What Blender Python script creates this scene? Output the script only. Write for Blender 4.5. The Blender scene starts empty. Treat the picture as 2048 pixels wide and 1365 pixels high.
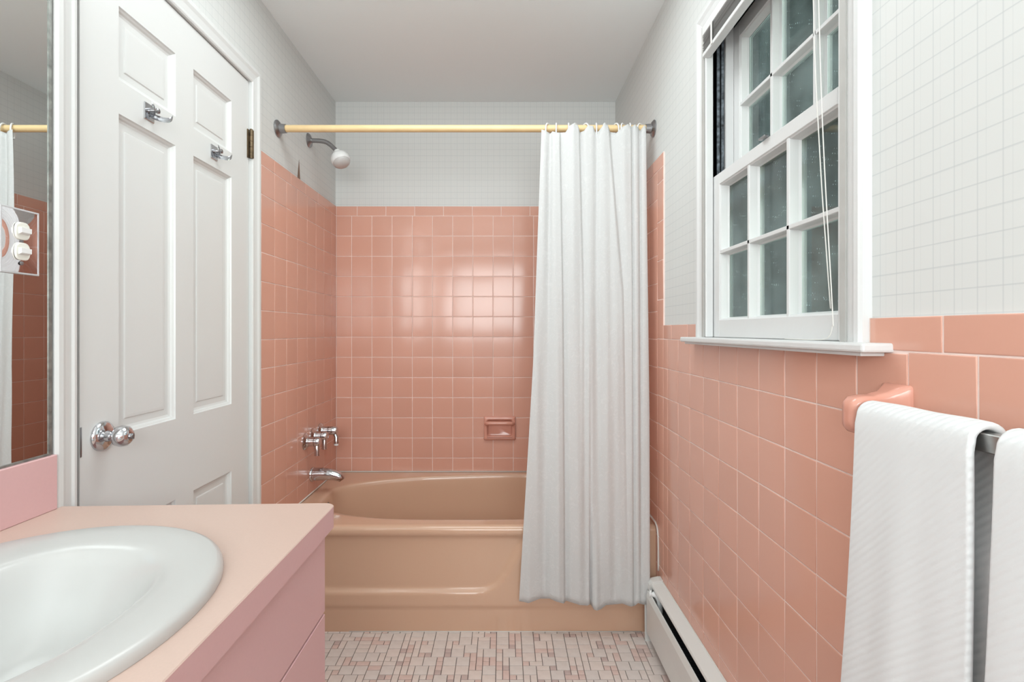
import bpy, bmesh, math, random
from mathutils import Vector, Matrix, noise
random.seed(7)
C = bpy.context.scene.collection
PI = math.pi
# ------------------------------------------------------------------ camera
H = 1.20                      # camera height
cd = bpy.data.cameras.new('camera'); cam = bpy.data.objects.new('camera', cd); C.objects.link(cam)
cam.location = (0, 0, H); cam.rotation_euler = (PI/2, 0, 0)
cd.sensor_width = 36; cd.lens = 1005/2048*36
cd.shift_x = 17/2048; cd.shift_y = -20.5/2048
cd.clip_start = 0.02; cd.clip_end = 200
bpy.context.scene.camera = cam
# ------------------------------------------------------------------ world, lights, exposure
w = bpy.data.worlds.new('sky'); bpy.context.scene.world = w; w.use_nodes = True
nt = w.node_tree; bg = nt.nodes['Background']
sk = nt.nodes.new('ShaderNodeTexSky'); sk.sky_type = 'NISHITA'; sk.sun_disc = False
sk.sun_elevation = math.radians(42); sk.sun_rotation = math.radians(120); sk.dust_density = 3
nt.links.new(sk.outputs[0], bg.inputs[0]); bg.inputs[1].default_value = 0.8
vs = bpy.context.scene.view_settings
vs.view_transform = 'Standard'; vs.look = 'None'; vs.gamma = 1; vs.use_curve_mapping = False
vs.exposure = 0.0
def area(name, loc, rot, sx, sy, watts, col):
    l = bpy.data.lights.new(name, 'AREA'); l.shape = 'RECTANGLE'; l.size = sx; l.size_y = sy
    l.energy = watts; l.color = col
    o = bpy.data.objects.new(name, l); C.objects.link(o); o.location = loc; o.rotation_euler = rot
    return o
# unseen fill lights added to brighten the alcove, the ceiling and the room
WARM = (0.915, 0.985, 0.995)
area('overhead_fill', (-0.15, 1.42, 2.44), (0, 0, 0), 0.95, 0.65, 11.0, WARM)
area('upward_fill', (-0.10, -1.05, 1.60), (math.radians(116), 0, 0), 1.3, 0.9, 34.0, WARM)
area('soft_fill', (-0.10, -1.75, 1.30), (math.radians(86), 0, 0), 1.3, 1.8, 9.0, WARM)

# ------------------------------------------------------------------ materials
def mat(name, col, rough=0.5, metal=0.0, spec=0.5, coat=0.0, var=0.0, vscale=8.0, bump=0.0, bscale=200.0, sheen=0.0, objvar=0.0, coatrough=0.03):
    m = bpy.data.materials.new(name); m.use_nodes = True
    n = m.node_tree; b = n.nodes['Principled BSDF']
    b.inputs['Base Color'].default_value = (*col, 1); b.inputs['Roughness'].default_value = rough
    b.inputs['Metallic'].default_value = metal; b.inputs['Specular IOR Level'].default_value = spec
    b.inputs['Coat Weight'].default_value = coat; b.inputs['Coat Roughness'].default_value = coatrough
    b.inputs['Sheen Weight'].default_value = sheen
    tc = n.nodes.new('ShaderNodeTexCoord')
    src = None
    if var > 0 or objvar > 0:
        hs = n.nodes.new('ShaderNodeHueSaturation'); hs.inputs['Color'].default_value = (*col, 1)
        add = n.nodes.new('ShaderNodeMath'); add.operation = 'ADD'; add.inputs[0].default_value = 1.0; add.inputs[1].default_value = 0
        if var > 0:
            nz = n.nodes.new('ShaderNodeTexNoise'); nz.inputs['Scale'].default_value = vscale; nz.inputs['Detail'].default_value = 3
            n.links.new(tc.outputs['Object'], nz.inputs['Vector'])
            mr = n.nodes.new('ShaderNodeMapRange'); mr.inputs['From Min'].default_value = .3; mr.inputs['From Max'].default_value = .7
            mr.inputs['To Min'].default_value = 1-var; mr.inputs['To Max'].default_value = 1+var
            n.links.new(nz.outputs['Fac'], mr.inputs['Value']); n.links.new(mr.outputs[0], add.inputs[0])
        if objvar > 0:
            oi = n.nodes.new('ShaderNodeObjectInfo')
            m2 = n.nodes.new('ShaderNodeMapRange'); m2.inputs['To Min'].default_value = -objvar; m2.inputs['To Max'].default_value = objvar
            n.links.new(oi.outputs['Random'], m2.inputs['Value']); n.links.new(m2.outputs[0], add.inputs[1])
        n.links.new(add.outputs[0], hs.inputs['Value']); n.links.new(hs.outputs[0], b.inputs['Base Color'])
    if bump > 0:
        nb = n.nodes.new('ShaderNodeTexNoise'); nb.inputs['Scale'].default_value = bscale; nb.inputs['Detail'].default_value = 4
        n.links.new(tc.outputs['Object'], nb.inputs['Vector'])
        bp = n.nodes.new('ShaderNodeBump'); bp.inputs['Strength'].default_value = bump; bp.inputs['Distance'].default_value = 0.002
        n.links.new(nb.outputs['Fac'], bp.inputs['Height']); n.links.new(bp.outputs[0], b.inputs['Normal'])
    return m
M = {}
M['tile'] = mat('pink_glazed_tile', (0.70, 0.375, 0.285), rough=0.16, spec=0.5, objvar=0.03, bump=0.10, bscale=14)
M['fixture'] = mat('pink_glazed_fixture', (0.68, 0.325, 0.245), rough=0.13, spec=0.5)
M['grout'] = mat('pale_grout', (0.86, 0.68, 0.62), rough=0.8, var=0.06, vscale=30)
M['tub'] = mat('peach_enamel', (0.67, 0.43, 0.30), rough=0.16, spec=0.5, coat=0.3)
M['white'] = mat('white_gloss_paint', (0.70, 0.705, 0.695), rough=0.38, bump=0.05, bscale=60)
M['whitemat'] = mat('white_trim_paint', (0.69, 0.69, 0.685), rough=0.45, bump=0.10, bscale=90)
M['ceiling'] = mat('ceiling_paint', (0.86, 0.905, 0.91), rough=0.85, bump=0.08, bscale=160)
M['porcelain'] = mat('white_porcelain', (0.52, 0.51, 0.495), rough=0.24, spec=0.5)
M['laminate'] = mat('pink_laminate', (0.59, 0.43, 0.365), rough=0.42, var=0.015, vscale=300)
M['pinkpaint'] = mat('pink_cabinet_laminate', (0.69, 0.43, 0.43), rough=0.42, var=0.01, vscale=200)
M['chrome'] = mat('chrome', (0.60, 0.60, 0.62), rough=0.10, metal=1.0)
M['dullchrome'] = mat('dull_grey_chrome', (0.34, 0.34, 0.35), rough=0.28, metal=1.0)
M['mirror'] = mat('mirror_silver', (0.80, 0.82, 0.81), rough=0.0, metal=1.0)
M['plate'] = mat('mirrored_switch_plate', (0.86, 0.84, 0.86), rough=0.03, metal=1.0)
M['channel'] = mat('aged_mirror_channel', (0.30, 0.31, 0.29), rough=0.4, metal=0.7, var=0.3, vscale=60)
M['wood'] = mat('yellowed_wood_rod', (0.79, 0.58, 0.31), rough=0.35, var=0.05, vscale=12)
M['plastic'] = mat('white_plastic', (0.80, 0.80, 0.79), rough=0.3)
M['toggle'] = mat('ivory_switch', (0.78, 0.77, 0.70), rough=0.3)
M['brass'] = mat('tarnished_brass', (0.16, 0.115, 0.07), rough=0.4, metal=0.8, var=0.3, vscale=50)
M['dark'] = mat('gap_shade_black', (0.02, 0.02, 0.022), rough=0.7)  # black that paints shade into gaps
M['heater'] = mat('heater_enamel', (0.74, 0.73, 0.70), rough=0.35, bump=0.03, bscale=80)
M['fin'] = mat('heater_fins', (0.06, 0.06, 0.065), rough=0.45, metal=0.7)
M['caulk'] = mat('white_caulk', (0.74, 0.70, 0.66), rough=0.5)
M['weather'] = mat('weathered_metal_track', (0.13, 0.15, 0.17), rough=0.55, metal=0.3, var=0.8, vscale=90)
M['storm'] = mat('brown_storm_frame', (0.16, 0.13, 0.11), rough=0.5, metal=0.3, var=0.2, vscale=30)
M['jamb'] = mat('grey_painted_jamb', (0.46, 0.45, 0.43), rough=0.6, var=0.05, vscale=20)
M['siding'] = mat('exterior_siding', (0.55, 0.56, 0.52), rough=0.7)
M['bark'] = mat('bark', (0.10, 0.075, 0.055), rough=0.9, var=0.3, vscale=20)
M['leaf'] = mat('dark_leaves', (0.030, 0.060, 0.028), rough=0.6, var=0.6, vscale=1.2)
M['soil'] = mat('ground', (0.06, 0.08, 0.04), rough=0.9, var=0.3, vscale=3)
M['slat'] = mat('grey_white_slat', (0.50, 0.49, 0.48), rough=0.4)
M['tear'] = mat('exposed_brown_backing', (0.22, 0.14, 0.10), rough=0.8)
M['cord'] = mat('white_cord', (0.74, 0.72, 0.68), rough=0.6)
M['floorgrout'] = mat('dark_floor_grout', (0.12, 0.095, 0.09), rough=0.85, var=0.1, vscale=40)

def lamp_mat(name, col, s):
    m = bpy.data.materials.new(name); m.use_nodes = True; n = m.node_tree
    b = n.nodes['Principled BSDF']; b.inputs['Base Color'].default_value = (.9, .9, .9, 1)
    b.inputs['Emission Color'].default_value = (*col, 1); b.inputs['Emission Strength'].default_value = s
    return m
M['bulb'] = lamp_mat('lit_globe', (1.0, 0.98, 0.95), 7.0)

def wallpaper(name, a, b_):
    m = bpy.data.materials.new(name); m.use_nodes = True; n = m.node_tree; bs = n.nodes['Principled BSDF']
    bs.inputs['Roughness'].default_value = 0.55
    tc = n.nodes.new('ShaderNodeTexCoord'); sp = n.nodes.new('ShaderNodeSeparateXYZ'); n.links.new(tc.outputs['Object'], sp.inputs[0])
    def line(out, pitch, off, width):
        x = n.nodes.new('ShaderNodeMath'); x.operation = 'MULTIPLY_ADD'; x.inputs[1].default_value = 1/pitch; x.inputs[2].default_value = off+100
        n.links.new(out, x.inputs[0])
        f = n.nodes.new('ShaderNodeMath'); f.operation = 'FRACT'; n.links.new(x.outputs[0], f.inputs[0])
        s = n.nodes.new('ShaderNodeMath'); s.operation = 'SUBTRACT'; s.inputs[1].default_value = .5; n.links.new(f.outputs[0], s.inputs[0])
        a_ = n.nodes.new('ShaderNodeMath'); a_.operation = 'ABSOLUTE'; n.links.new(s.outputs[0], a_.inputs[0])
        l = n.nodes.new('ShaderNodeMapRange'); l.inputs['From Min'].default_value = width/pitch*0.5; l.inputs['From Max'].default_value = width/pitch*1.1
        l.inputs['To Min'].default_value = 1; l.inputs['To Max'].default_value = 0
        n.links.new(a_.outputs[0], l.inputs['Value']); return l.outputs[0]
    col = (0.68, 0.685, 0.668, 1)
    prev = None
    for out, pitch, off, width, k in ((sp.outputs[a], .0335, .1, .0012, .55), (sp.outputs[b_], .0335, 0, .0012, .65), (sp.outputs[a], .0335, .45, .0008, .25), (sp.outputs[b_], .067, .27, .0008, .25)):
        mx = n.nodes.new('ShaderNodeMix'); mx.data_type = 'RGBA'
        if prev is None: mx.inputs[6].default_value = col
        else: n.links.new(prev, mx.inputs[6])
        mx.inputs[7].default_value = (0.53, 0.545, 0.545, 1)
        sc = n.nodes.new('ShaderNodeMath'); sc.operation = 'MULTIPLY'; sc.inputs[1].default_value = k
        n.links.new(line(out, pitch, off, width), sc.inputs[0]); n.links.new(sc.outputs[0], mx.inputs[0]); prev = mx.outputs[2]
    n.links.new(prev, bs.inputs['Base Color'])
    return m
M['paper_side'] = wallpaper('plaid_wallpaper_side', 1, 2)
M['paper_end'] = wallpaper('plaid_wallpaper_end', 0, 2)

def mix_rgb_random(name, cols, rough=0.5):
    m = bpy.data.materials.new(name); m.use_nodes = True; n = m.node_tree; bs = n.nodes['Principled BSDF']
    bs.inputs['Roughness'].default_value = rough
    tc = n.nodes.new('ShaderNodeTexCoord'); nz = n.nodes.new('ShaderNodeTexNoise'); nz.inputs['Scale'].default_value = 25
    nz.inputs['Detail'].default_value = 4
    n.links.new(tc.outputs['Object'], nz.inputs['Vector'])
    r = n.nodes.new('ShaderNodeValToRGB')
    r.color_ramp.elements[0].position = .35; r.color_ramp.elements[0].color = (*cols[0], 1)
    r.color_ramp.elements[1].position = .65; r.color_ramp.elements[1].color = (*cols[1], 1)
    n.links.new(nz.outputs['Fac'], r.inputs[0]); n.links.new(r.outputs[0], bs.inputs['Base Color'])
    return m
M['ft_pale'] = mix_rgb_random('pale_pink_floor_tile', ((0.70, 0.595, 0.545), (0.76, 0.655, 0.605)), .35)
M['ft_grey'] = mix_rgb_random('greyish_floor_tile', ((0.67, 0.59, 0.55), (0.73, 0.65, 0.61)), .35)
M['ft_pink'] = mix_rgb_random('pink_floor_tile', ((0.66, 0.49, 0.44), (0.72, 0.55, 0.50)), .35)
M['ft_rose'] = mix_rgb_random('rose_floor_tile', ((0.52, 0.40, 0.375), (0.58, 0.45, 0.42)), .35)

def glass_mat(name, haze):
    m = bpy.data.materials.new(name); m.use_nodes = True; n = m.node_tree
    for x in list(n.nodes): n.nodes.remove(x)
    out = n.nodes.new('ShaderNodeOutputMaterial'); tr = n.nodes.new('ShaderNodeBsdfTransparent'); gl = n.nodes.new('ShaderNodeBsdfGlossy')
    tr.inputs[0].default_value = (0.88, 0.94, 0.93, 1); gl.inputs['Roughness'].default_value = 0.02
    df = n.nodes.new('ShaderNodeBsdfDiffuse'); df.inputs[0].default_value = (0.75, 0.80, 0.80, 1)
    tl = n.nodes.new('ShaderNodeBsdfTranslucent'); tl.inputs[0].default_value = (0.62, 0.78, 0.80, 1)
    ad = n.nodes.new('ShaderNodeMixShader'); ad.inputs[0].default_value = .65; n.links.new(df.outputs[0], ad.inputs[1]); n.links.new(tl.outputs[0], ad.inputs[2])
    fr = n.nodes.new('ShaderNodeFresnel'); fr.inputs[0].default_value = 1.45
    m1 = n.nodes.new('ShaderNodeMixShader'); n.links.new(fr.outputs[0], m1.inputs[0]); n.links.new(tr.outputs[0], m1.inputs[1]); n.links.new(gl.outputs[0], m1.inputs[2])
    tc = n.nodes.new('ShaderNodeTexCoord')
    nz = n.nodes.new('ShaderNodeTexNoise'); nz.inputs['Scale'].default_value = 9; nz.inputs['Detail'].default_value = 6
    n.links.new(tc.outputs['Object'], nz.inputs['Vector'])
    mr = n.nodes.new('ShaderNodeMapRange'); mr.inputs['From Min'].default_value = .35; mr.inputs['From Max'].default_value = .75
    mr.inputs['To Min'].default_value = haze*.5; mr.inputs['To Max'].default_value = haze*1.7
    n.links.new(nz.outputs['Fac'], mr.inputs['Value'])
    vz = n.nodes.new('ShaderNodeTexVoronoi'); vz.inputs['Scale'].default_value = 150
    n.links.new(tc.outputs['Object'], vz.inputs['Vector'])
    sp = n.nodes.new('ShaderNodeMapRange'); sp.inputs['From Min'].default_value = .10; sp.inputs['From Max'].default_value = .22
    sp.inputs['To Min'].default_value = .55; sp.inputs['To Max'].default_value = 0
    n.links.new(vz.outputs['Distance'], sp.inputs['Value'])
    ad2 = n.nodes.new('ShaderNodeMath'); ad2.operation = 'ADD'; ad2.use_clamp = True
    n2 = n.nodes.new('ShaderNodeTexNoise'); n2.inputs['Scale'].default_value = 60; n.links.new(tc.outputs['Object'], n2.inputs['Vector'])
    gt = n.nodes.new('ShaderNodeMath'); gt.operation = 'GREATER_THAN'; gt.inputs[1].default_value = .60; n.links.new(n2.outputs['Fac'], gt.inputs[0])
    ml = n.nodes.new('ShaderNodeMath'); ml.operation = 'MULTIPLY'; n.links.new(sp.outputs[0], ml.inputs[0]); n.links.new(gt.outputs[0], ml.inputs[1])
    n.links.new(mr.outputs[0], ad2.inputs[0]); n.links.new(ml.outputs[0], ad2.inputs[1])
    m2 = n.nodes.new('ShaderNodeMixShader'); n.links.new(ad2.outputs[0], m2.inputs[0]); n.links.new(m1.outputs[0], m2.inputs[1]); n.links.new(ad.outputs[0], m2.inputs[2])
    n.links.new(m2.outputs[0], out.inputs[0]); return m
M['glass'] = glass_mat('dusty_window_glass', 0.052)

def cloth_mat(name, col, pattern):
    m = bpy.data.materials.new(name); m.use_nodes = True; n = m.node_tree; bs = n.nodes['Principled BSDF']
    bs.inputs['Base Color'].default_value = (*col, 1); bs.inputs['Roughness'].default_value = .8; bs.inputs['Sheen Weight'].default_value = .15
    bs.inputs['Specular IOR Level'].default_value = .25
    tc = n.nodes.new('ShaderNodeTexCoord'); bp = n.nodes.new('ShaderNodeBump')
    if pattern == 'curtain':
        mp = n.nodes.new('ShaderNodeMapping'); mp.inputs['Scale'].default_value = (1, .4, 1); n.links.new(tc.outputs['Object'], mp.inputs[0])
        nz = n.nodes.new('ShaderNodeTexNoise'); nz.inputs['Scale'].default_value = 45; nz.inputs['Detail'].default_value = 1.5; nz.inputs['Distortion'].default_value = 2.5
        n.links.new(mp.outputs[0], nz.inputs['Vector'])
        r = n.nodes.new('ShaderNodeValToRGB'); r.color_ramp.elements[0].position = .55; r.color_ramp.elements[1].position = .60
        n.links.new(nz.outputs['Fac'], r.inputs[0])
        n.links.new(r.outputs[0], bp.inputs['Height']); bp.inputs['Strength'].default_value = .35; bp.inputs['Distance'].default_value = .0015
        mx = n.nodes.new('ShaderNodeMix'); mx.data_type = 'RGBA'; mx.inputs[6].default_value = (*[c*.955 for c in col], 1); mx.inputs[7].default_value = (*col, 1)
        n.links.new(r.outputs[0], mx.inputs[0]); n.links.new(mx.outputs[2], bs.inputs['Base Color'])
        bs.inputs['Transmission Weight'].default_value = 0
        # thin fabric lets a little light through
        out = n.nodes['Material Output']; tl = n.nodes.new('ShaderNodeBsdfTranslucent'); tl.inputs[0].default_value = (.85, .85, .83, 1)
        ms = n.nodes.new('ShaderNodeMixShader'); ms.inputs[0].default_value = .25
        n.links.new(bs.outputs[0], ms.inputs[1]); n.links.new(tl.outputs[0], ms.inputs[2]); n.links.new(ms.outputs[0], out.inputs[0])
    else:
        mp = n.nodes.new('ShaderNodeMapping'); mp.inputs['Rotation'].default_value = (math.radians(44), 0, 0); n.links.new(tc.outputs['Object'], mp.inputs[0])
        wv = n.nodes.new('ShaderNodeTexWave'); wv.bands_direction = 'Z'; wv.inputs['Scale'].default_value = 36; wv.inputs['Distortion'].default_value = .5; wv.inputs['Detail'].default_value = 1.5
        wv.inputs['Detail Scale'].default_value = 3
        n.links.new(mp.outputs[0], wv.inputs['Vector'])
        nz = n.nodes.new('ShaderNodeTexNoise'); nz.inputs['Scale'].default_value = 420; n.links.new(tc.outputs['Object'], nz.inputs['Vector'])
        ad = n.nodes.new('ShaderNodeMath'); ad.operation = 'MULTIPLY_ADD'; ad.inputs[1].default_value = .35
        n.links.new(nz.outputs['Fac'], ad.inputs[0]); n.links.new(wv.outputs['Fac'], ad.inputs[2])
        n.links.new(ad.outputs[0], bp.inputs['Height']); bp.inputs['Strength'].default_value = .34; bp.inputs['Distance'].default_value = .0018
    n.links.new(bp.outputs[0], bs.inputs['Normal'])
    return m
M['curtain'] = cloth_mat('embossed_curtain_cloth', (0.78, 0.78, 0.775), 'curtain')
M['towel'] = cloth_mat('ribbed_terry', (0.74, 0.745, 0.745), 'towel')

# ------------------------------------------------------------------ helpers
def world_off(p):
    v = Vector((0, 0, 0))
    while p is not None:
        v += p.location; p = p.parent
    return v
def obj(name, bm, m, parent=None, smooth=False, auto=None, loc=None, kind=None, label=None):
    """link a bmesh given in world coordinates as one object"""
    me = bpy.data.meshes.new(name)
    if parent is not None: off = world_off(parent)
    else: off = Vector((0, 0, 0))
    if loc is not None:
        bmesh.ops.translate(bm, verts=bm.verts, vec=-Vector(loc))
    elif parent is not None:
        bmesh.ops.translate(bm, verts=bm.verts, vec=-off)
    bmesh.ops.recalc_face_normals(bm, faces=bm.faces)
    if smooth:
        for f in bm.faces: f.smooth = True
    bm.to_mesh(me); bm.free()
    if auto is not None:
        me.set_sharp_from_angle(angle=math.radians(auto))
    for x in (m if isinstance(m, (list, tuple)) else [m]): me.materials.append(x)
    o = bpy.data.objects.new(name, me); C.objects.link(o)
    if parent is not None: o.parent = parent
    if loc is not None: o.location = Vector(loc) - off
    if kind: o['kind'] = kind
    if label: o['label'] = label
    return o
def thing(name, label, cat, loc=(0, 0, 0), group=None):
    o = bpy.data.objects.new(name, None); C.objects.link(o); o.location = loc; o.empty_display_size = .05
    o['label'] = label; o['category'] = cat
    if group: o['group'] = group
    return o
def tag(o, label, cat, group=None):
    o['label'] = label; o['category'] = cat
    if group: o['group'] = group
    return o
def struct(name, loc=(0, 0, 0)):
    o = bpy.data.objects.new(name, None); C.objects.link(o); o.location = loc; o['kind'] = 'structure'; return o
def bx(bm, x0, x1, y0, y1, z0, z1, bev=0, seg=2):
    r = bmesh.ops.create_cube(bm, size=1)
    vs_ = r['verts']
    for v in vs_:
        v.co = Vector((x0 if v.co.x < 0 else x1, y0 if v.co.y < 0 else y1, z0 if v.co.z < 0 else z1))
    if bev > 0:
        es = list({e for v in vs_ for e in v.link_edges})
        bmesh.ops.bevel(bm, geom=es, offset=bev, segments=seg, profile=.5, affect='EDGES')
def box(x0, x1, y0, y1, z0, z1, bev=0, seg=2):
    bm = bmesh.new(); bx(bm, x0, x1, y0, y1, z0, z1, bev, seg); return bm
def frame_for(d):
    d = d.normalized(); up = Vector((0, 0, 1)) if abs(d.z) < .9 else Vector((1, 0, 0))
    a = d.cross(up).normalized(); b = d.cross(a).normalized(); return a, b
def tube(bm, pts, rad, seg=12, caps=True):
    pts = [Vector(p) for p in pts]; n = len(pts)
    rads = rad if isinstance(rad, (list, tuple)) else [rad]*n
    rings = []; a = None
    for i, p in enumerate(pts):
        d = (pts[min(i+1, n-1)] - pts[max(i-1, 0)])
        if a is None: a, b = frame_for(d)
        else:
            dn = d.normalized(); a = (a - dn*a.dot(dn)).normalized(); b = dn.cross(a)
        if i == 0: b = d.normalized().cross(a)
        rings.append([bm.verts.new(p + rads[i]*(math.cos(t)*a + math.sin(t)*b)) for t in [2*PI*k/seg for k in range(seg)]])
    for r0, r1 in zip(rings, rings[1:]):
        for k in range(seg): bm.faces.new((r0[k], r0[(k+1) % seg], r1[(k+1) % seg], r1[k]))
    if caps: bm.faces.new(rings[0]); bm.faces.new(rings[-1])
def lathe(bm, prof, org, axis, seg=24):
    """prof: list of (radius, distance along axis)"""
    org = Vector(org); axis = Vector(axis).normalized(); a, b = frame_for(axis); rings = []
    for r, t in prof:
        c = org + axis*t
        if r < 1e-5: rings.append([bm.verts.new(c)])
        else: rings.append([bm.verts.new(c + r*(math.cos(2*PI*k/seg)*a + math.sin(2*PI*k/seg)*b)) for k in range(seg)])
    for r0, r1 in zip(rings, rings[1:]):
        if len(r0) == 1 and len(r1) == 1: continue
        for k in range(seg):
            k2 = (k+1) % seg
            if len(r0) == 1: bm.faces.new((r0[0], r1[k], r1[k2]))
            elif len(r1) == 1: bm.faces.new((r0[k], r0[k2], r1[0]))
            else: bm.faces.new((r0[k], r0[k2], r1[k2], r1[k]))
    if len(rings[0]) > 1: bm.faces.new(rings[0])
    if len(rings[-1]) > 1: bm.faces.new(rings[-1])
def prism(bm, pts2, y0, y1, plane='xz'):
    """extrude a closed (x,z) outline along y"""
    a = [bm.verts.new((p[0], y0, p[1])) for p in pts2]; b = [bm.verts.new((p[0], y1, p[1])) for p in pts2]
    n = len(pts2)
    for i in range(n): bm.faces.new((a[i], a[(i+1) % n], b[(i+1) % n], b[i]))
    bm.faces.new(a); bm.faces.new(list(reversed(b)))
def grid(bm, rows):
    V = [[bm.verts.new(p) for p in r] for r in rows]
    for i in range(len(V)-1):
        for j in range(len(V[0])-1): bm.faces.new((V[i][j], V[i][j+1], V[i+1][j+1], V[i+1][j]))
    return V
def smooth_path(pts, n=6):
    """Catmull-Rom resample"""
    P = [Vector(p) for p in pts]; P = [2*P[0]-P[1]] + P + [2*P[-1]-P[-2]]; out = []
    for i in range(1, len(P)-2):
        for k in range(n):
            t = k/n; p0, p1, p2, p3 = P[i-1:i+3]
            out.append(.5*((2*p1)+(-p0+p2)*t+(2*p0-5*p1+4*p2-p3)*t*t+(-p0+3*p1-3*p2+p3)*t**3))
    out.append(P[-2]); return out
def lerp(a, b, t): return a+(b-a)*t
def interp(x, xs, ys):
    if x <= xs[0]: return ys[0]
    for i in range(len(xs)-1):
        if x <= xs[i+1]:
            t = (x-xs[i])/(xs[i+1]-xs[i]); return lerp(ys[i], ys[i+1], t)
    return ys[-1]
def sstep(a, b, x):
    t = max(0, min(1, (x-a)/(b-a))); return t*t*(3-2*t)

# ------------------------------------------------------------------ room shell
XL, XR, YB, YF, ZC = -0.915, 0.607, 2.75, -1.90, 2.456      # tiled faces / ceiling
G = .006                                                     # tile proud of the plaster
# window opening
WY0, WY1, WZ0, WZ1 = 0.8925, 1.500, 1.170, 2.100
T = .20
bm = box(XL-G-T, XR+G+T, YF-T, YB+G+T, -.12, -.004); floor = obj('floor', bm, M['floorgrout'], kind='structure')
bm = box(XL-G-T, XR+G+T, YF-T, YB+G+T, ZC, ZC+.1); obj('ceiling', bm, M['ceiling'], kind='structure')
# left wall with the door recess
DY0, DY1, DZ = 1.075, 1.818, 2.108
bm = bmesh.new()
bx(bm, XL-G-T, XL-G, YF-T, DY0, 0, ZC); bx(bm, XL-G-T, XL-G, DY1, YB+G, 0, ZC); bx(bm, XL-G-T, XL-G, DY0, DY1, DZ, ZC)
wall_left = obj('wall_left', bm, M['paper_side'], kind='structure')
bm = bmesh.new()
bx(bm, XR+G, XR+G+T-.04, YF-T, WY0, 0, ZC); bx(bm, XR+G, XR+G+T-.04, WY1, YB+G, 0, ZC)
bx(bm, XR+G, XR+G+T-.04, WY0, WY1, 0, WZ0); bx(bm, XR+G, XR+G+T-.04, WY0, WY1, WZ1, ZC)
wall_right = obj('wall_right', bm, M['paper_side'], kind='structure')
bm = box(XL-G, XR+G, YB+G, YB+G+T, 0, ZC); wall_back = obj('wall_back', bm, M['paper_end'], kind='structure')
bm = box(XL-G, XR+G, YF-T, YF, 0, ZC); wall_front = obj('wall_front', bm, M['paper_end'], kind='structure')
# thin setting bed (grout) behind the tiles
TOPW, TOPT = 1.222, 1.8826
obj('grout', box(XL-G, XL-.0012, 1.878, YB+G, 0, TOPT-.001), M['grout'], wall_left)
obj('grout', box(XL-G, XR+G, YB+.0012, YB+G, 0.2, TOPT-.001), M['grout'], wall_back)
bm = bmesh.new()
bx(bm, XR+.0012, XR+G, 1.910, YB+G, 0, TOPT-.001)
bx(bm, XR+.0012, XR+G, YF, WY0-.0, 0, TOPW-.001); bx(bm, XR+.0012, XR+G, WY1, 1.910, 0, TOPW-.001); bx(bm, XR+.0012, XR+G, WY0, WY1, 0, WZ0)
obj('grout', bm, M['grout'], wall_right)

P = .1105; J = .0028
TM = {}
def tile_mesh(w, h, rnd=0):
    k = (round(w, 4), round(h, 4), rnd)
    if k in TM: return TM[k]
    bm = bmesh.new(); b = .0010; d = .006
    loops = []
    for ins, z in ((0, -d), (0, -.0010), (b*.35, -.0003), (b, -.00005), (b*2.2, 0)):
        loops.append([bm.verts.new((sx*(w/2-ins), sy*(h/2-ins), z)) for sx, sy in ((-1, -1), (1, -1), (1, 1), (-1, 1))])
    for a, c in zip(loops, loops[1:]):
        for i in range(4): bm.faces.new((a[i], a[(i+1) % 4], c[(i+1) % 4], c[i]))
    bm.faces.new(loops[-1])
    for f in bm.faces: f.smooth = True
    me = bpy.data.meshes.new('tile'); bm.to_mesh(me); bm.free(); me.materials.append(M['tile'])
    me.set_sharp_from_angle(angle=math.radians(60))
    TM[k] = me; return me
ROT = {'back': Matrix(((1, 0, 0), (0, 0, -1), (0, 1, 0))), 'left': Matrix(((0, 0, 1), (1, 0, 0), (0, 1, 0))),
       'right': Matrix(((0, 0, -1), (-1, 0, 0), (0, 1, 0))), 'front': Matrix(((-1, 0, 0), (0, 0, 1), (0, 1, 0)))}
def place_tile(side, parent, s0, s1, z0, z1, face, bulk=None):
    wd, ht = s1-s0-J, z1-z0-J
    if wd < .006 or ht < .006: return
    s, z = (s0+s1)/2, (z0+z1)/2
    loc = Vector((s, face, z)) if side in ('back', 'front') else Vector((face, s, z))
    tilt = Matrix.Rotation(random.gauss(0, .0042), 3, 'X') @ Matrix.Rotation(random.gauss(0, .0042), 3, 'Y')
    R = ROT[side] @ tilt
    if bulk is not None:
        tmp = bmesh.new(); tmp.from_mesh(tile_mesh(wd, ht))
        for v in tmp.verts: v.co = R @ v.co + loc
        me = bpy.data.meshes.new('x'); tmp.to_mesh(me); tmp.free(); bulk.from_mesh(me); bpy.data.meshes.remove(me)
        return
    o = bpy.data.objects.new('tile', tile_mesh(wd, ht)); C.objects.link(o); o.parent = parent
    o.location = loc; o.rotation_mode = 'QUATERNION'; o.rotation_quaternion = R.to_quaternion()
def edges(a, b, start, pitch):
    """grid lines between a and b with one line at start"""
    ls = [a]; k = math.ceil((a-start)/pitch)
    x = start + k*pitch
    while x < b-.004:
        if x > a+.004: ls.append(x)
        x += pitch
    ls.append(b); return ls
R0 = 1.166
rows_t = edges(.40, TOPT-.0536, R0, P)          # alcove rows from the tub up
rows_f = edges(0.0, TOPT-.0536, R0, P)
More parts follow.
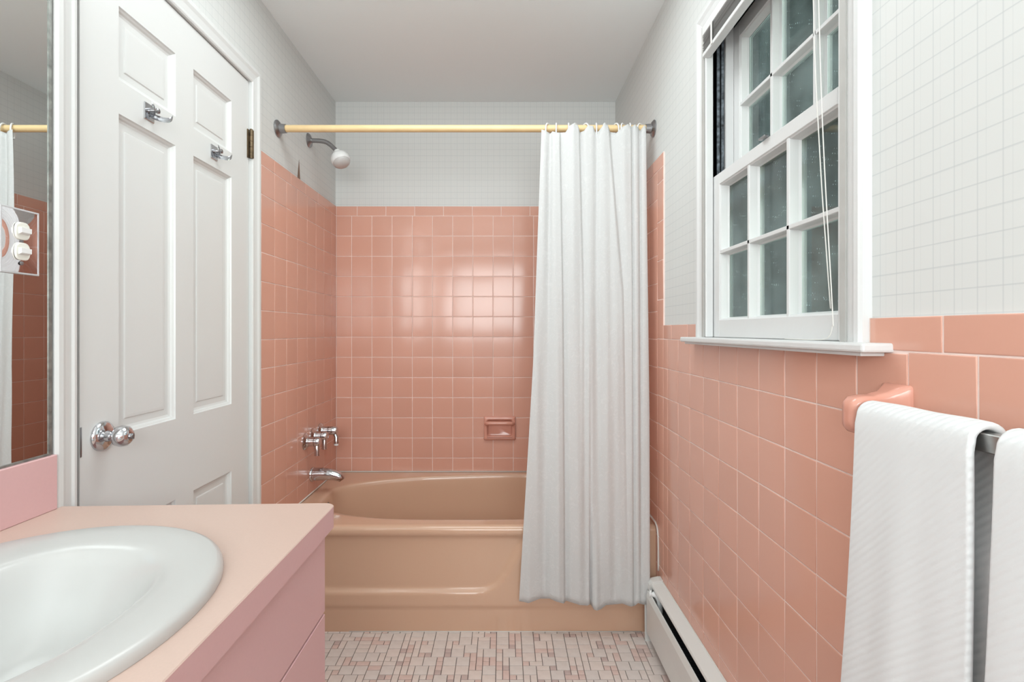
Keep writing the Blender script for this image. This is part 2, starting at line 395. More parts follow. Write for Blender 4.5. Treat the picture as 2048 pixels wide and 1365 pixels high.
# back wall
cols = edges(XL, XR, -.8306, P)
DISH = (-.108, .066, .604, .733)
for z0, z1 in zip(rows_t, rows_t[1:]):
    for x0, x1 in zip(cols, cols[1:]):
        if x1 > DISH[0]+.004 and x0 < DISH[1]-.004 and z1 > DISH[2]+.03 and z0 < DISH[3]-.03:
            # tiles cut round the soap dish
            if x0 < DISH[0]: place_tile('back', wall_back, x0, DISH[0], z0, z1, YB)
            if x1 > DISH[1]: place_tile('back', wall_back, DISH[1], x1, z0, z1, YB)
            continue
        place_tile('back', wall_back, x0, x1, z0, z1, YB)
for x0, x1 in zip(*(lambda e: (e, e[1:]))(edges(XL, XR, (714.3-1007)/365.5, .1575))):
    place_tile('back', wall_back, x0, x1, TOPT-.0536, TOPT, YB)
# left wall of the alcove
cols = edges(1.878, YB, 2.5635, P)
for z0, z1 in zip(rows_f, rows_f[1:]):
    for x0, x1 in zip(cols, cols[1:]):
        place_tile('left', wall_left, x0, x1, z0, z1, XL)
e = edges(1.878, YB, 2.64, .1575)
for x0, x1 in zip(e, e[1:]): place_tile('left', wall_left, x0, x1, TOPT-.0536, TOPT, XL)
# right wall
cols_a = [1.9845+P*k for k in range(7)] + [YB]
for z0, z1 in zip(rows_f, rows_f[1:]):
    for x0, x1 in zip(cols_a, cols_a[1:]):
        if z1 < .40 and x0 > 2.0: continue
        place_tile('right', wall_right, x0, x1, z0, z1, XR)
e = [1.910, 2.03] + [2.03+.1575*k for k in range(1, 5)] + [YB]
for x0, x1 in zip(e, e[1:]): place_tile('right', wall_right, x0, x1, TOPT-.0536, TOPT, XR)
e = edges(TOPW-.0536, TOPT-.0536, TOPW-.0536, .152)
for z0, z1 in zip(e, e[1:]): place_tile('right', wall_right, 1.910, 1.9845, z0, z1, XR)
rows_w = edges(.0, TOPW-.0536, R0+.0024, P)
cols_w = [.6435+P*k for k in range(-1, 12)]
far_bulk = bmesh.new()
allc = [YF] + [.6435+P*k for k in range(-22, 12)] + [1.910, 1.9845]
for z0, z1 in zip(rows_w, rows_w[1:]):
    for x0, x1 in zip(allc, allc[1:]):
        bulk = far_bulk if (x1 < .56 or z1 < .12) else None
        if z0 < WZ0 and z1 > WZ0-.02 and x1 > WY0-.03 and x0 < WY1+.04 and z1 > 1.16:
            zt = min(z1, 1.166)
            place_tile('right', wall_right, x0, x1, z0, zt, XR, bulk); continue
        place_tile('right', wall_right, x0, x1, z0, z1, XR, bulk)
e = [YF] + [.695+.1575*k for k in range(-16, 1)] + [.834]
for x0, x1 in zip(e, e[1:]): place_tile('right', wall_right, x0, x1, TOPW-.0536, TOPW, XR, far_bulk if x1 < .56 else None)
e = [1.566, 1.66, 1.8175, 1.910]
for x0, x1 in zip(e, e[1:]): place_tile('right', wall_right, x0, x1, TOPW-.0536, TOPW, XR)
obj('wainscot_tiles', far_bulk, M['tile'], wall_right, kind='stuff')
# wall behind the camera: wainscot
bulk = bmesh.new(); obj('grout', box(XL-G, XR, YF, YF+.004, 0, TOPW), M['grout'], wall_front)
cf = edges(XL, XR, XL+.05, P)
for z0, z1 in zip(rows_w, rows_w[1:]):
    for x0, x1 in zip(cf, cf[1:]): place_tile('front', wall_front, x0, x1, z0, z1, YF+G, bulk)
cf = edges(XL, XR, XL+.05, .1575)
for x0, x1 in zip(cf, cf[1:]): place_tile('front', wall_front, x0, x1, TOPW-.0536, TOPW, YF+G, bulk)
obj('wainscot_tiles', bulk, M['tile'], wall_front, kind='stuff')
# torn seam of the wallpaper over the tile on the left
bm = bmesh.new()
a = [bm.verts.new(p) for p in ((XL-G+.0005, 2.268, 1.8826), (XL-G+.0005, 2.244, 1.8826), (XL-G+.0005, 2.262, 1.972))]
b = [bm.verts.new(p) for p in ((XL-G+.0035, 2.268, 1.8826), (XL-G+.0015, 2.244, 1.8826), (XL-G+.001, 2.262, 1.972))]
bm.faces.new(a); bm.faces.new(b)
for i in range(3): bm.faces.new((a[i], a[(i+1) % 3], b[(i+1) % 3], b[i]))
obj('torn_seam', bm, M['tear'], wall_left, label='torn wallpaper seam showing brown backing')

# ------------------------------------------------------------------ mosaic floor
U = .0240
fx0, fy0 = XL, 2.04
nx, ny = int((XR-XL)/U)+1, int((fy0-YF)/U)
occ = [[False]*ny for _ in range(nx)]
tiles = []
rr = random.Random(11)
def fits(i, j, a, b): return i+a <= nx and j+b <= ny and all(not occ[i+p][j+q] for p in range(a) for q in range(b))
for j in range(ny):
    for i in range(nx):
        if occ[i][j]: continue
        r = rr.random()
        opts = [(2, 2)] if r < .45 else ([(2, 1), (1, 2)] if r < .78 and rr.random() < .5 else [(1, 2), (2, 1)] if r < .78 else [(1, 1)])
        opts += [(1, 1)]
        for a, b in opts:
            if fits(i, j, a, b):
                for p in range(a):
                    for q in range(b): occ[i+p][j+q] = True
                tiles.append((i, j, a, b)); break
FM = {}
def floor_mesh(a, b, mk):
    k = (a, b, mk)
    if k in FM: return FM[k]
    bm = bmesh.new(); w_, h_ = a*U-.0022, b*U-.0022
    loops = [[bm.verts.new((sx*(w_/2-ins), sy*(h_/2-ins), z)) for sx, sy in ((-1, -1), (1, -1), (1, 1), (-1, 1))] for ins, z in ((0, -.004), (0, -.0006), (.0007, 0))]
    for c, d in zip(loops, loops[1:]):
        for i in range(4): bm.faces.new((c[i], c[(i+1) % 4], d[(i+1) % 4], d[i]))
    bm.faces.new(loops[-1])
    me = bpy.data.meshes.new('floor_tile'); bm.to_mesh(me); bm.free(); me.materials.append(M[mk]); FM[k] = me; return me
cand = []
for (i, j, a, b) in tiles:
    cx, cy = fx0+(i+a/2)*U, fy0-(j+b/2)*U
    if a*b == 1: mk = rr.choice(['ft_pink', 'ft_rose', 'ft_pink', 'ft_pale'])
    elif a*b == 2: mk = rr.choice(['ft_pale', 'ft_pale', 'ft_pink', 'ft_pale'])
    else: mk = rr.choice(['ft_grey', 'ft_pale', 'ft_grey'])
    if cx+a*U/2 > XR-.001: continue
    vis = 1.70 < cy < 1.998 and cx > -.352*cy and cx < .55
    cand.append((0 if vis else 1, -a*b, cx, cy, a, b, mk))
cand.sort(key=lambda t: (t[0], t[1], t[3]))
bulks = {k: bmesh.new() for k in ('ft_pale', 'ft_grey', 'ft_pink', 'ft_rose')}
for n_, (v, s, cx, cy, a, b, mk) in enumerate(cand):
    if v == 0 and n_ < 299:
        o = bpy.data.objects.new('floor_tile', floor_mesh(a, b, mk)); C.objects.link(o); o.parent = floor; o.location = (cx, cy, 0)
    else:
        B = bulks[mk]; w_, h_ = a*U/2-.0011, b*U/2-.0011
        lo = [[B.verts.new((cx+sx*(w_-ins), cy+sy*(h_-ins), z)) for sx, sy in ((-1, -1), (1, -1), (1, 1), (-1, 1))] for ins, z in ((0, -.004), (0, -.0006), (.0007, 0))]
        for c, d in zip(lo, lo[1:]):
            for i in range(4): B.faces.new((c[i], c[(i+1) % 4], d[(i+1) % 4], d[i]))
        B.faces.new(lo[-1])
jm = bmesh.new(); mats = []
for q, (k, B) in enumerate(bulks.items()):
    for f in B.faces: f.material_index = q
    me = bpy.data.meshes.new('x'); B.to_mesh(me); B.free(); jm.from_mesh(me); bpy.data.meshes.remove(me); mats.append(M[k])
obj('mosaic_field', jm, mats, floor, kind='stuff')

# ------------------------------------------------------------------ door in the left wall
door = struct('door_1', (XL, 1.45, 0))
LY0, LY1, LZ = 1.0885, 1.808, 2.096     # leaf
XD = XL-.003                             # door face
def casing_profile(wd, t):
    # (distance from inner edge, thickness)
    return [(0, 0), (0, t*.62), (.004, t*.75), (.010, t*.78), (.014, t*.60), (wd*.55, t*.78), (wd*.72, t), (wd-.006, t), (wd, t*.8), (wd, 0)]
def casing_run(bm, side, prof, face, sgn, s, z0, z1, mitre0=0, mitre1=0):
    pass
def frame_casing(y0, y1, ztop, zbot, wd, t, face, sgn):
    """door/window casing: three mitred runs; face = wall plane, sgn = direction into the room"""
    prof = casing_profile(wd, t); bm = bmesh.new()
    rings = []
    for corner in range(4):
        ring = []
        for d, h in prof:
            x = face + sgn*h
            if corner == 0: p = (x, y0-d, zbot)
            elif corner == 1: p = (x, y0-d, ztop+d)
            elif corner == 2: p = (x, y1+d, ztop+d)
            else: p = (x, y1+d, zbot)
            ring.append(bm.verts.new(p))
        rings.append(ring)
    n = len(prof)
    for a, b in zip(rings, rings[1:]):
        for i in range(n): bm.faces.new((a[i], a[(i+1) % n], b[(i+1) % n], b[i]))
    bm.faces.new(rings[0]); bm.faces.new(rings[-1])
    return bm
obj('casing', frame_casing(1.071, 1.8155, 2.100, 0, .058, .020, XL-G, 1), M['white'], door)
bm = bmesh.new()   # jamb boards
bx(bm, XL-G-.13, XL-G-.0, DY0+.0005, LY0-.004, 0, DZ-.001); bx(bm, XL-G-.13, XL-G, LY1+.003, DY1-.0005, 0, DZ-.001); bx(bm, XL-G-.13, XL-G, LY0-.004, LY1+.003, LZ+.004, DZ-.001)
obj('jamb', bm, M['white'], door)
obj('door_gap_shade', box(XD-.06, XD-.045, LY0-.003, LY1+.002, 0, LZ+.003), M['dark'], door)  # black sheet behind the leaf, standing in for shade in the gap
cs = [(1.199, 1.407), (1.488, 1.696)]
rw = [(1.800, 1.976), (.953, 1.719), (.23, .727)]
bm = bmesh.new(); th = .038
ys = [LY0, cs[0][0], cs[0][1], cs[1][0], cs[1][1], LY1]
for a in (0, 2, 4): bx(bm, XD-th, XD, ys[a], ys[a+1], .012, LZ)
zs = [.012, rw[2][0], rw[2][1], rw[1][0], rw[1][1], rw[0][0], rw[0][1], LZ]
for (a, b) in cs:
    for k in (0, 2, 4, 6): bx(bm, XD-th, XD, a, b, zs[k], zs[k+1])
bmesh.ops.remove_doubles(bm, verts=bm.verts, dist=1e-5)
leaf = obj('door_leaf', bm, M['white'], door)
for a, b in cs:
    for z0, z1 in rw:
        bm = bmesh.new(); loops = []
        for ins, d in ((0, 0), (.002, .004), (.006, .0065), (.009, .0105), (.015, .0125), (.031, .0125), (.0335, .0100), (.040, .0095)):
            loops.append([bm.verts.new((XD-d, yy, zz)) for yy, zz in ((a+ins, z0+ins), (b-ins, z0+ins), (b-ins, z1-ins), (a+ins, z1-ins))])
        for p, q in zip(loops, loops[1:]):
            for i in range(4): bm.faces.new((p[i], p[(i+1) % 4], q[(i+1) % 4], q[i]))
        bm.faces.new(loops[-1])
        bk = [bm.verts.new((XD-.030, yy, zz)) for yy, zz in ((a, z0), (b, z0), (b, z1), (a, z1))]
        bm.faces.new(bk)
        for i in range(4): bm.faces.new((loops[0][i], loops[0][(i+1) % 4], bk[(i+1) % 4], bk[i]))
        obj('panel', bm, M['white'], leaf)
bm = bmesh.new(); ky, kz = 1.149, .959
lathe(bm, [(.034, 0), (.034, .003), (.030, .008), (.021, .011), (.013, .013), (.0115, .020), (.011, .027), (.015, .031), (.0225, .037), (.0245, .046), (.0225, .056), (.016, .063), (.008, .0655), (0, .0655)], (XD, ky, kz), (1, 0, 0), 32)
knob = obj('door_knob', bm, M['chrome'], leaf, smooth=True, auto=50)
bm = bmesh.new(); lathe(bm, [(.0065, .0653), (.0065, .070), (.004, .072), (0, .072)], (XD, ky, kz), (1, 0, 0), 16); bx(bm, XD+.0655, XD+.073, ky-.0015, ky+.0015, kz-.006, kz+.006)
obj('lock_button', bm, M['dullchrome'], leaf)
obj('latch_plate', box(XD+.0002, XD+.0012, LY0+.0004, LY0+.004, .925, .990), M['dullchrome'], leaf)
for hz in (1.872, .30):
    bm = bmesh.new()
    for k in range(5): lathe(bm, [(.0062, 0), (.0062, .0195)], (XL-.001+.006, 1.8125, hz-.050+k*.0205), (0, 0, 1), 12)
    lathe(bm, [(.003, 0), (.0055, .002), (.0055, .004), (0, .007)], (XL+.005, 1.8125, hz+.051), (0, 0, 1), 10)
    bx(bm, XL-.0035, XL+.001, 1.797, 1.806, hz-.05, hz+.051)
    bx(bm, XL+.002, XL+.0135, 1.8135, 1.8150, hz-.05, hz+.051)
    obj('hinge', bm, M['brass'], door)

# robe hooks on the door
for hy, lab in ((1.300, 'chrome robe hook on door rail, the nearer larger-looking one with a clear wing tip'), (1.592, 'chrome robe hook on door rail, the farther one towards the hinge')):
    hz = 1.765
    t = thing('robe_hook', lab, 'hook', (XL, hy, hz), group='robe hooks on the white door')
    obj('back_plate', box(XD, XD+.003, hy-.018, hy+.018, hz-.022, hz+.022, .001, 1), M['chrome'], t)
    bm = bmesh.new()
    for sgn in (-1, 1):
        rows = []
        for k in range(15):
            u = k/14; ang = u*PI*.62
            px = XD+.004+.034*math.sin(ang); py = hy+sgn*(.004+.036*u); pz = hz-.006-.008*math.sin(u*PI)+.012*u*u
            hw = .0075*(1-.25*u)
            rows.append([(px, py, pz-hw), (px+.0012, py, pz), (px, py, pz+hw)])
        V = grid(bm, rows)
    bmesh.ops.solidify(bm, geom=bm.faces[:], thickness=.0022)
    obj('wing', bm, M['chrome'], t, smooth=True, auto=60)
    bm = bmesh.new(); lathe(bm, [(.007, 0), (.007, .010), (.0045, .014), (.0045, .018), (.007, .020), (.007, .024), (.004, .026), (0, .026)], (XD+.002, hy, hz+.004), (1, 0, 0), 16)
    obj('centre_post', bm, M['dullchrome'], t, smooth=True, auto=40)

# ------------------------------------------------------------------ window in the right wall
win = struct('window_1', (XR, 1.2, WZ0))
CT = .014
obj('casing', frame_casing(WY0, WY1, WZ1, 1.1805, .057, CT+G, XR+G, -1), M['whitemat'], win)
# side board closing the casing against the wall on the near side is part of the casing profile; stool:
bm = bmesh.new(); bx(bm, .559, .70, .783, 1.594, 1.1655, 1.1805, .004, 2); bx(bm, .569, .607, .800, 1.578, 1.1595, 1.1660, .001, 1)
obj('stool', bm, M['whitemat'], win)
bm = bmesh.new()
JX0, JX1 = XR+G, XR+G+.155
for y0, y1 in ((WY0-.014, WY0), (WY1, WY1+.014)): bx(bm, XR-.010, JX1, y0, y1, 1.181, WZ1+.012)
bx(bm, XR-.010, JX1, WY0, WY1, WZ1-.0, WZ1+.012)
obj('jamb', bm, M['jamb'], win)
bm = bmesh.new()
for s, yy in ((1, WY0), (-1, WY1)):
    y0, y1 = sorted((yy, yy+s*.012)); bx(bm, .659, .6815, y0, y1, 1.181, WZ1)        # parting strip
    y0, y1 = sorted((yy, yy+s*.010)); bx(bm, .600, .6225, y0, y1, 1.181, WZ1, .003, 2)        # inner stop
obj('parting_strip', bm, M['whitemat'], win)
bm = bmesh.new()
for s, yy in ((1, WY0), (-1, WY1)):
    y0, y1 = sorted((yy, yy+s*.004)); bx(bm, .636, .644, y0, y1, 1.66, WZ1)
    y0, y1 = sorted((yy, yy+s*.006)); bx(bm, .6485, .6555, y0, y1, 1.66, WZ1)
obj('sash_track', bm, M['weather'], win)
def sash(name, xf, z0, z1, rail_t, rail_b, thick):
    y0, y1 = WY0+.0015, WY1-.0015; st = .0445; xb = xf+thick; xg = xf+thick*.80
    gy0, gy1, gz0, gz1 = y0+st, y1-st, z0+rail_b, z1-rail_t
    bm = bmesh.new()
    bx(bm, xf, xb, y0, gy0, z0, z1, .0015, 1); bx(bm, xf, xb, gy1, y1, z0, z1, .0015, 1)
    bx(bm, xf, xb, gy0, gy1, z0, gz0, .0015, 1); bx(bm, xf, xb, gy0, gy1, gz1, z1, .0015, 1)
    # sloped sticking round the opening
    loops = [[bm.verts.new((x, yy, zz)) for yy, zz in ((gy0+i, gz0+i), (gy1-i, gz0+i), (gy1-i, gz1-i), (gy0+i, gz1-i))] for x, i in ((xf+.002, -.001), (xf+.005, .003), (xg-.005, .0055), (xg, .0075), (xg, -.001))]
    for p, q in zip(loops, loops[1:]):
        for i in range(4): bm.faces.new((p[i], p[(i+1) % 4], q[(i+1) % 4], q[i]))
    s = obj(name, bm, M['whitemat'], win)
    mw = .020; pw = (gy1-gy0-2*mw)/3; zm = (gz0+gz1)/2
    def mprof(c, along):
        bm = bmesh.new()
        pr = [(-.5*mw, xg), (-.5*mw+.003, xg-.005), (-.26*mw, xf+.004), (-.20*mw, xf+.002), (.20*mw, xf+.002), (.26*mw, xf+.004), (.5*mw-.003, xg-.005), (.5*mw, xg), (.5*mw-.003, xb-.002), (-.5*mw+.003, xb-.002)]
        ends = (gz0, gz1) if along == 'z' else (gy0, gy1)
        rg = []
        for e_ in ends: rg.append([bm.verts.new((x, c+d, e_) if along == 'z' else (x, e_, c+d)) for d, x in pr])
        n = len(pr)
        for i in range(n): bm.faces.new((rg[0][i], rg[0][(i+1) % n], rg[1][(i+1) % n], rg[1][i]))
        bm.faces.new(rg[0]); bm.faces.new(rg[1])
        return bm
    for k in (1, 2): obj('muntin', mprof(gy0+k*pw+(k-.5)*mw, 'z'), M['whitemat'], s)
    obj('muntin', mprof(zm, 'y'), M['whitemat'], s)
    for c in range(3):
        for r_ in range(2):
            a = gy0+c*(pw+mw); zz0 = gz0 if r_ == 0 else zm+mw/2; zz1 = zm-mw/2 if r_ == 0 else gz1
            obj('pane', box(xg, xg+.0025, a-.002, a+pw+.002, zz0-.002, zz1+.002), M['glass'], s)
    return s
sash('lower_sash', .624, 1.1815, 1.657, .033, .050, .034)
sash('upper_sash', .6825, 1.622, 2.098, .046, .036, .031)
bm = bmesh.new(); bx(bm, .6125, .6235, 1.18, 1.21, 1.6572, 1.662, .001, 1); lathe(bm, [(.006, 0), (.006, .008), (0, .010)], (.642, 1.196, 1.657), (0, 0, 1), 12)
bx(bm, .628, .654, 1.183, 1.209, 1.657, 1.660)
obj('sash_lock', bm, M['dullchrome'], win)
# storm window outside
bm = bmesh.new(); sx0, sx1 = .7195, .731
bx(bm, sx0, sx1, WY0, WY0+.022, 1.181, WZ1); bx(bm, sx0, sx1, WY1-.020, WY1, 1.181, WZ1)
bx(bm, sx0, sx1, WY0+.02, WY1-.02, 1.181, 1.205); bx(bm, sx0, sx1, WY0+.02, WY1-.02, WZ1-.03, WZ1); bx(bm, sx0, sx1+.012, WY0+.02, WY1-.02, 1.565, 1.598)
stm = obj('storm_frame', bm, M['storm'], win)
obj('storm_pane', box(sx0+.004, sx0+.006, WY0+.02, WY1-.02, 1.205, 1.565), M['glass'], stm)
obj('storm_pane', box(sx0+.008, sx0+.010, WY0+.02, WY1-.02, 1.598, WZ1-.03), M['glass'], stm)
bm = bmesh.new(); prism(bm, [(.700, 1.181), (.700, 1.165), (.83, 1.150), (.83, 1.166), (.72, 1.1805)], WY0-.03, WY1+.03)
obj('outer_sill', bm, M['whitemat'], win)

# mini blind drawn up
bl = thing('window_blind', 'grey-white mini blind drawn up into a slat stack at the window head', 'blind', (.601, 1.2, 2.10))
by0, by1 = WY0+.012, WY1-.012
obj('head_rail', box(.588, .613, by0, by1, 2.072, 2.0985, .001, 1), M['whitemat'], bl)
for k in range(12):
    z = 2.023+k*.0040; t_ = random.uniform(-.0012, .0012); bm = bmesh.new(); rows = []
    for yy in (by0+random.uniform(0, .004), (by0+by1)/2, by1-random.uniform(-.002, .004)):
        rows.append([(.589+.024*q/4, yy, z+t_*(q-2)+.0016*math.sin(PI*q/4)) for q in range(5)])
    grid(bm, rows); bmesh.ops.solidify(bm, geom=bm.faces[:], thickness=.0005)
    obj('slat', bm, M['slat'], bl, smooth=True, auto=50)
obj('bottom_rail', box(.588, .612, by0, by1, 2.008, 2.0195, .002, 2), M['whitemat'], bl)
for yy in (by1-.07, by0+.07):
    bm = bmesh.new(); bx(bm, .5855, .5870, yy-.004, yy+.004, 2.010, 2.073); obj('ladder_tape', bm, M['cord'], bl)
for pts in ([(.5865, .945, 2.07), (.5865, .925, 1.60), (.5875, .8985, 1.25), (.589, .900, 1.208), (.590, .915, 1.187), (.588, .95, 1.1832), (.586, 1.00, 1.1832), (.588, 1.05, 1.1832)],
            [(.5865, .958, 2.07), (.5865, .948, 1.75), (.587, .930, 1.50), (.5875, .915, 1.35), (.589, .905, 1.24)]):
    bm = bmesh.new(); tube(bm, smooth_path(pts, 8), .0010, 8); obj('cord', bm, M['cord'], bl, smooth=True)

# outdoors: trees, ground, eave
ground = obj('lawn', box(.9, 30, -14, 22, -3.2, -3.0), M['soil'], kind='structure')
def tree(x, y, h, r, lab, seed):
    rr_ = random.Random(seed); t = thing('tree', lab, 'tree', (x, y, -3.0), group='dark trees outside the window')
    bm = bmesh.new(); tube(bm, [(x, y, -3.0), (x+.1, y, -1), (x, y+.1, h*.8-3)], [.22, .16, .05], 8); obj('trunk', bm, M['bark'], t, smooth=True)
    bm = bmesh.new()
    for k in range(5200):
        ph = rr_.uniform(0, 2*PI); z = rr_.uniform(.12, 1)**.9; rad = r*(1.08-z*.75)*math.sqrt(rr_.uniform(.25, 1))
        c = Vector((x+rad*math.cos(ph), y+rad*math.sin(ph), -3+z*h+rr_.uniform(-.2, .2)))
        d = Vector((rr_.gauss(0, 1), rr_.gauss(0, 1), rr_.gauss(0, .6))).normalized(); a, b = frame_for(d); s = rr_.uniform(.07, .17)
        v = [bm.verts.new(c+a*s), bm.verts.new(c+b*s*.45), bm.verts.new(c-a*s), bm.verts.new(c-b*s*.45)]; bm.faces.new(v)
    obj('foliage', bm, M['leaf'], t, kind='stuff')
tree(5.2, 5.0, 7.5, 1.5, 'dark leafy tree outside, behind the middle window panes', 1)
tree(4.8, 8.6, 8.0, 1.8, 'dark leafy tree outside, farthest from camera behind the left window panes', 2)
tree(5.6, 1.7, 7.0, 1.5, 'dark leafy tree outside, nearest, behind the right window panes', 3)
tree(9.0, 11.5, 9.5, 2.8, 'dark leafy tree outside, deep behind the others', 4)
tree(9.6, 5.8, 9.5, 2.6, 'tall dark tree outside in the second row', 5)

# ------------------------------------------------------------------ bathtub
tub = thing('bathtub', 'peach enamelled built-in bathtub with recessed apron panel, filling the tiled alcove', 'bathtub', (-.154, 2.37, 0))
RZ = .421; AF = 1.998
xb = [XL+.0006, XR-.0006]
def apron_y(x, z):
    """front surface of the apron (recessed panel, ridges)"""
    y = AF
    xr = interp(z, [.0, .17, .36], [-.050, -.030, .082])
    k = sstep(xr+.020, xr-.020, x) * sstep(.150, .172, z) * sstep(.392, .365, z)
    corner = 1
    dx, dz = x-(xr-.07), z-.225
    if dx > 0 and dz < 0:
        k *= sstep(.085, .06, math.hypot(dx, dz*1.1)) if math.hypot(dx, dz) > .055 else 1
    kl = sstep(XL+.07, XL+.10, x)
    y += .016*k*kl
    y += .005*sstep(.105, .092, z)                  # lower skirt a touch back
    y += .010*math.exp(-((z-.40)/.02)**2)*0
    return y
bm = bmesh.new(); rows = []
zsn = [0]+[.01+.0075*k for k in range(52)]
for z in [q for q in zsn if q < RZ-.022]+[]:
    rows.append([(x_, apron_y(x_, z), z) for x_ in [lerp(xb[0], xb[1], i/150) for i in range(151)]])
NR = 9
def basin(t):
    """inner top outline of the tub, t in 0..1 counter-clockwise from the right end"""
    a = 2*PI*t; ca, sa = math.cos(a), math.sin(a); n_ = 3.0
    x = math.copysign(abs(ca)**(2/n_), ca); y = math.copysign(abs(sa)**(2/n_), sa)
    X = -.160 + (.690 if x < 0 else .655)*x
    if y > 0: Y = 2.385 + y*interp(X, [-.85, -.415, .14, .5], [.215, .285, .335, .325])
    else: Y = 2.385 + y*interp(X, [-.85, -.5, .5], [.29, .312, .312])
    return X, Y
# outer top edge: rounded front roll then flat deck
roll = []
for k in range(1, 8):
    a = PI/2*k/7; roll.append((AF+.022-.022*math.cos(a)-.0, RZ-.022+.022*math.sin(a)))
for (yy, zz) in roll:
    rows.append([(x_, yy, zz) for x_ in [lerp(xb[0], xb[1], i/150) for i in range(151)]])
grid(bm, rows)
# deck + basin as polar rings
NT = 192
def rect_hit(cx, cy, dx, dy, x0, x1, y0, y1):
    t = 1e9
    if dx > 1e-9: t = min(t, (x1-cx)/dx)
    if dx < -1e-9: t = min(t, (x0-cx)/dx)
    if dy > 1e-9: t = min(t, (y1-cy)/dy)
    if dy < -1e-9: t = min(t, (y0-cy)/dy)
    return cx+dx*t, cy+dy*t
rings = []
outl = [basin(k/NT) for k in range(NT)]
cx0, cy0 = -.154, 2.385
def ring_at(f):
    return [bm.verts.new(f(k)) for k in range(NT)]
def outer(k):
    x, y = outl[k]; X, Y = rect_hit(cx0, cy0, x-cx0, y-cy0, xb[0], xb[1], AF+.022, YB-.0015)
    return X, Y
# snap the ray nearest each corner onto the corner itself
OUT = [outer(k) for k in range(NT)]
for cxn, cyn in ((xb[0], AF+.022), (xb[1], AF+.022), (xb[0], YB-.0015), (xb[1], YB-.0015)):
    kk = min(range(NT), key=lambda k: (OUT[k][0]-cxn)**2+(OUT[k][1]-cyn)**2); OUT[kk] = (cxn, cyn)
def deckz(y): return RZ + .006*sstep(2.3, 2.75, y)
rings.append(ring_at(lambda k: (OUT[k][0], OUT[k][1], deckz(OUT[k][1]))))
def mix_ring(s, z_, rim=0):
    def f(k):
        x, y = outl[k]; return (lerp(x, OUT[k][0], s), lerp(y, OUT[k][1], s), deckz(y)+z_)
    return ring_at(f)
rings.append(mix_ring(.5, .0)); rings.append(mix_ring(.12, .0))
for sc, z_ in ((1.0, -.001), (.990, -.004), (.981, -.011), (.975, -.022), (.965, -.06), (.945, -.14), (.915, -.22), (.87, -.29), (.80, -.325), (.68, -.340), (.4, -.345)):
    rings.append(ring_at(lambda k: (cx0+(outl[k][0]-cx0)*(sc if outl[k][0] < cx0 else 1-(1-sc)*1.8 if sc > .5 else .3), cy0+(outl[k][1]-cy0)*sc, deckz(outl[k][1])+z_)))
for a, b in zip(rings, rings[1:]):
    for k in range(NT): bm.faces.new((a[k], a[(k+1) % NT], b[(k+1) % NT], b[k]))
bm.faces.new(rings[-1])
obj('tub_shell', bm, M['tub'], tub, smooth=True, auto=55)
bm = bmesh.new(); lathe(bm, [(.036, 0), (.036, .004), (.030, .009), (0, .011)], (-.840, 2.375, .356), (1, 0, -.1), 28); tube(bm, [(-.833, 2.375, .352), (-.818, 2.375, .345), (-.812, 2.375, .350)], .005, 8)
obj('overflow_plate', bm, M['dullchrome'], tub, smooth=True, auto=40)
# caulk bead up the wall at the tub's front corner and along back
bm = bmesh.new()
tube(bm, smooth_path([(XR-.001, 1.965, .262), (XR-.001, 1.966, .36), (XR-.001, 1.972, .405), (XR-.001, 1.995, .432), (XR-.001, 2.06, .437), (XR-.001, 2.4, .436)], 6), .004, 8)
tube(bm, [(XL+.001, 2.02, .424), (XL+.001, 2.4, .427), (XL+.003, YB-.0045, .430), (XR-.003, YB-.0045, .430)], .0035, 8)
tube(bm, [(XL+.3, AF+.004, .0015), (XR-.06, AF+.004, .0012)], .0018, 6)
obj('caulk_bead', bm, M['caulk'], tub, smooth=True)

# soap dish
sd = thing('soap_dish', 'pink ceramic soap dish with grab bar set in the back wall tiles', 'soap dish', (-.021, YB, .604))
x0, x1, z0, z1 = DISH
bm = bmesh.new(); loops = []
def rr_loop(x0, x1, z0, z1, r, y, n=5):
    out = []
    for cx_, cz_, a0 in ((x1-r, z1-r, 0), (x0+r, z1-r, PI/2), (x0+r, z0+r, PI), (x1-r, z0+r, 3*PI/2)):
        for k in range(n): a = a0+PI/2*k/(n-1); out.append((cx_+r*math.cos(a), y, cz_+r*math.sin(a)))
    return out
spec_ = [(0, .001, .008, .004), (0, -.012, .008, 0), (.003, -.018, .008, 0), (.012, -.021, .010, 0), (.017, -.020, .010, 0), (.020, -.014, .012, 0), (.022, -.003, .014, 0), (.030, .001, .014, 0)]
for ins, y, r, _ in spec_:
    tz = .018 if ins > .015 else 0
    loops.append([bm.verts.new(p) for p in rr_loop(x0+ins, x1-ins, z0+ins*.9, z1-ins-tz*0, r, YB+y)])
n = len(loops[0])
for a, b in zip(loops, loops[1:]):
    for i in range(n): bm.faces.new((a[i], a[(i+1) % n], b[(i+1) % n], b[i]))
bm.faces.new(loops[-1])
obj('dish_body', bm, M['fixture'], sd, smooth=True, auto=70)
bm = bmesh.new()
tube(bm, smooth_path([(x0+.012, YB-.008, z1-.040), (x0+.018, YB-.030, z1-.036), (x0+.034, YB-.040, z1-.033), (-.021, YB-.042, z1-.033), (x1-.034, YB-.040, z1-.033), (x1-.018, YB-.030, z1-.036), (x1-.012, YB-.008, z1-.040)], 6), .0105, 14)
obj('grab_bar', bm, M['fixture'], sd, smooth=True)
bm = bmesh.new(); bx(bm, x0+.018, x1-.018, YB-.030, YB-.002, z0+.017, z0+.024, .003, 2)
obj('tray_lip', bm, M['fixture'], sd, smooth=True, auto=50)

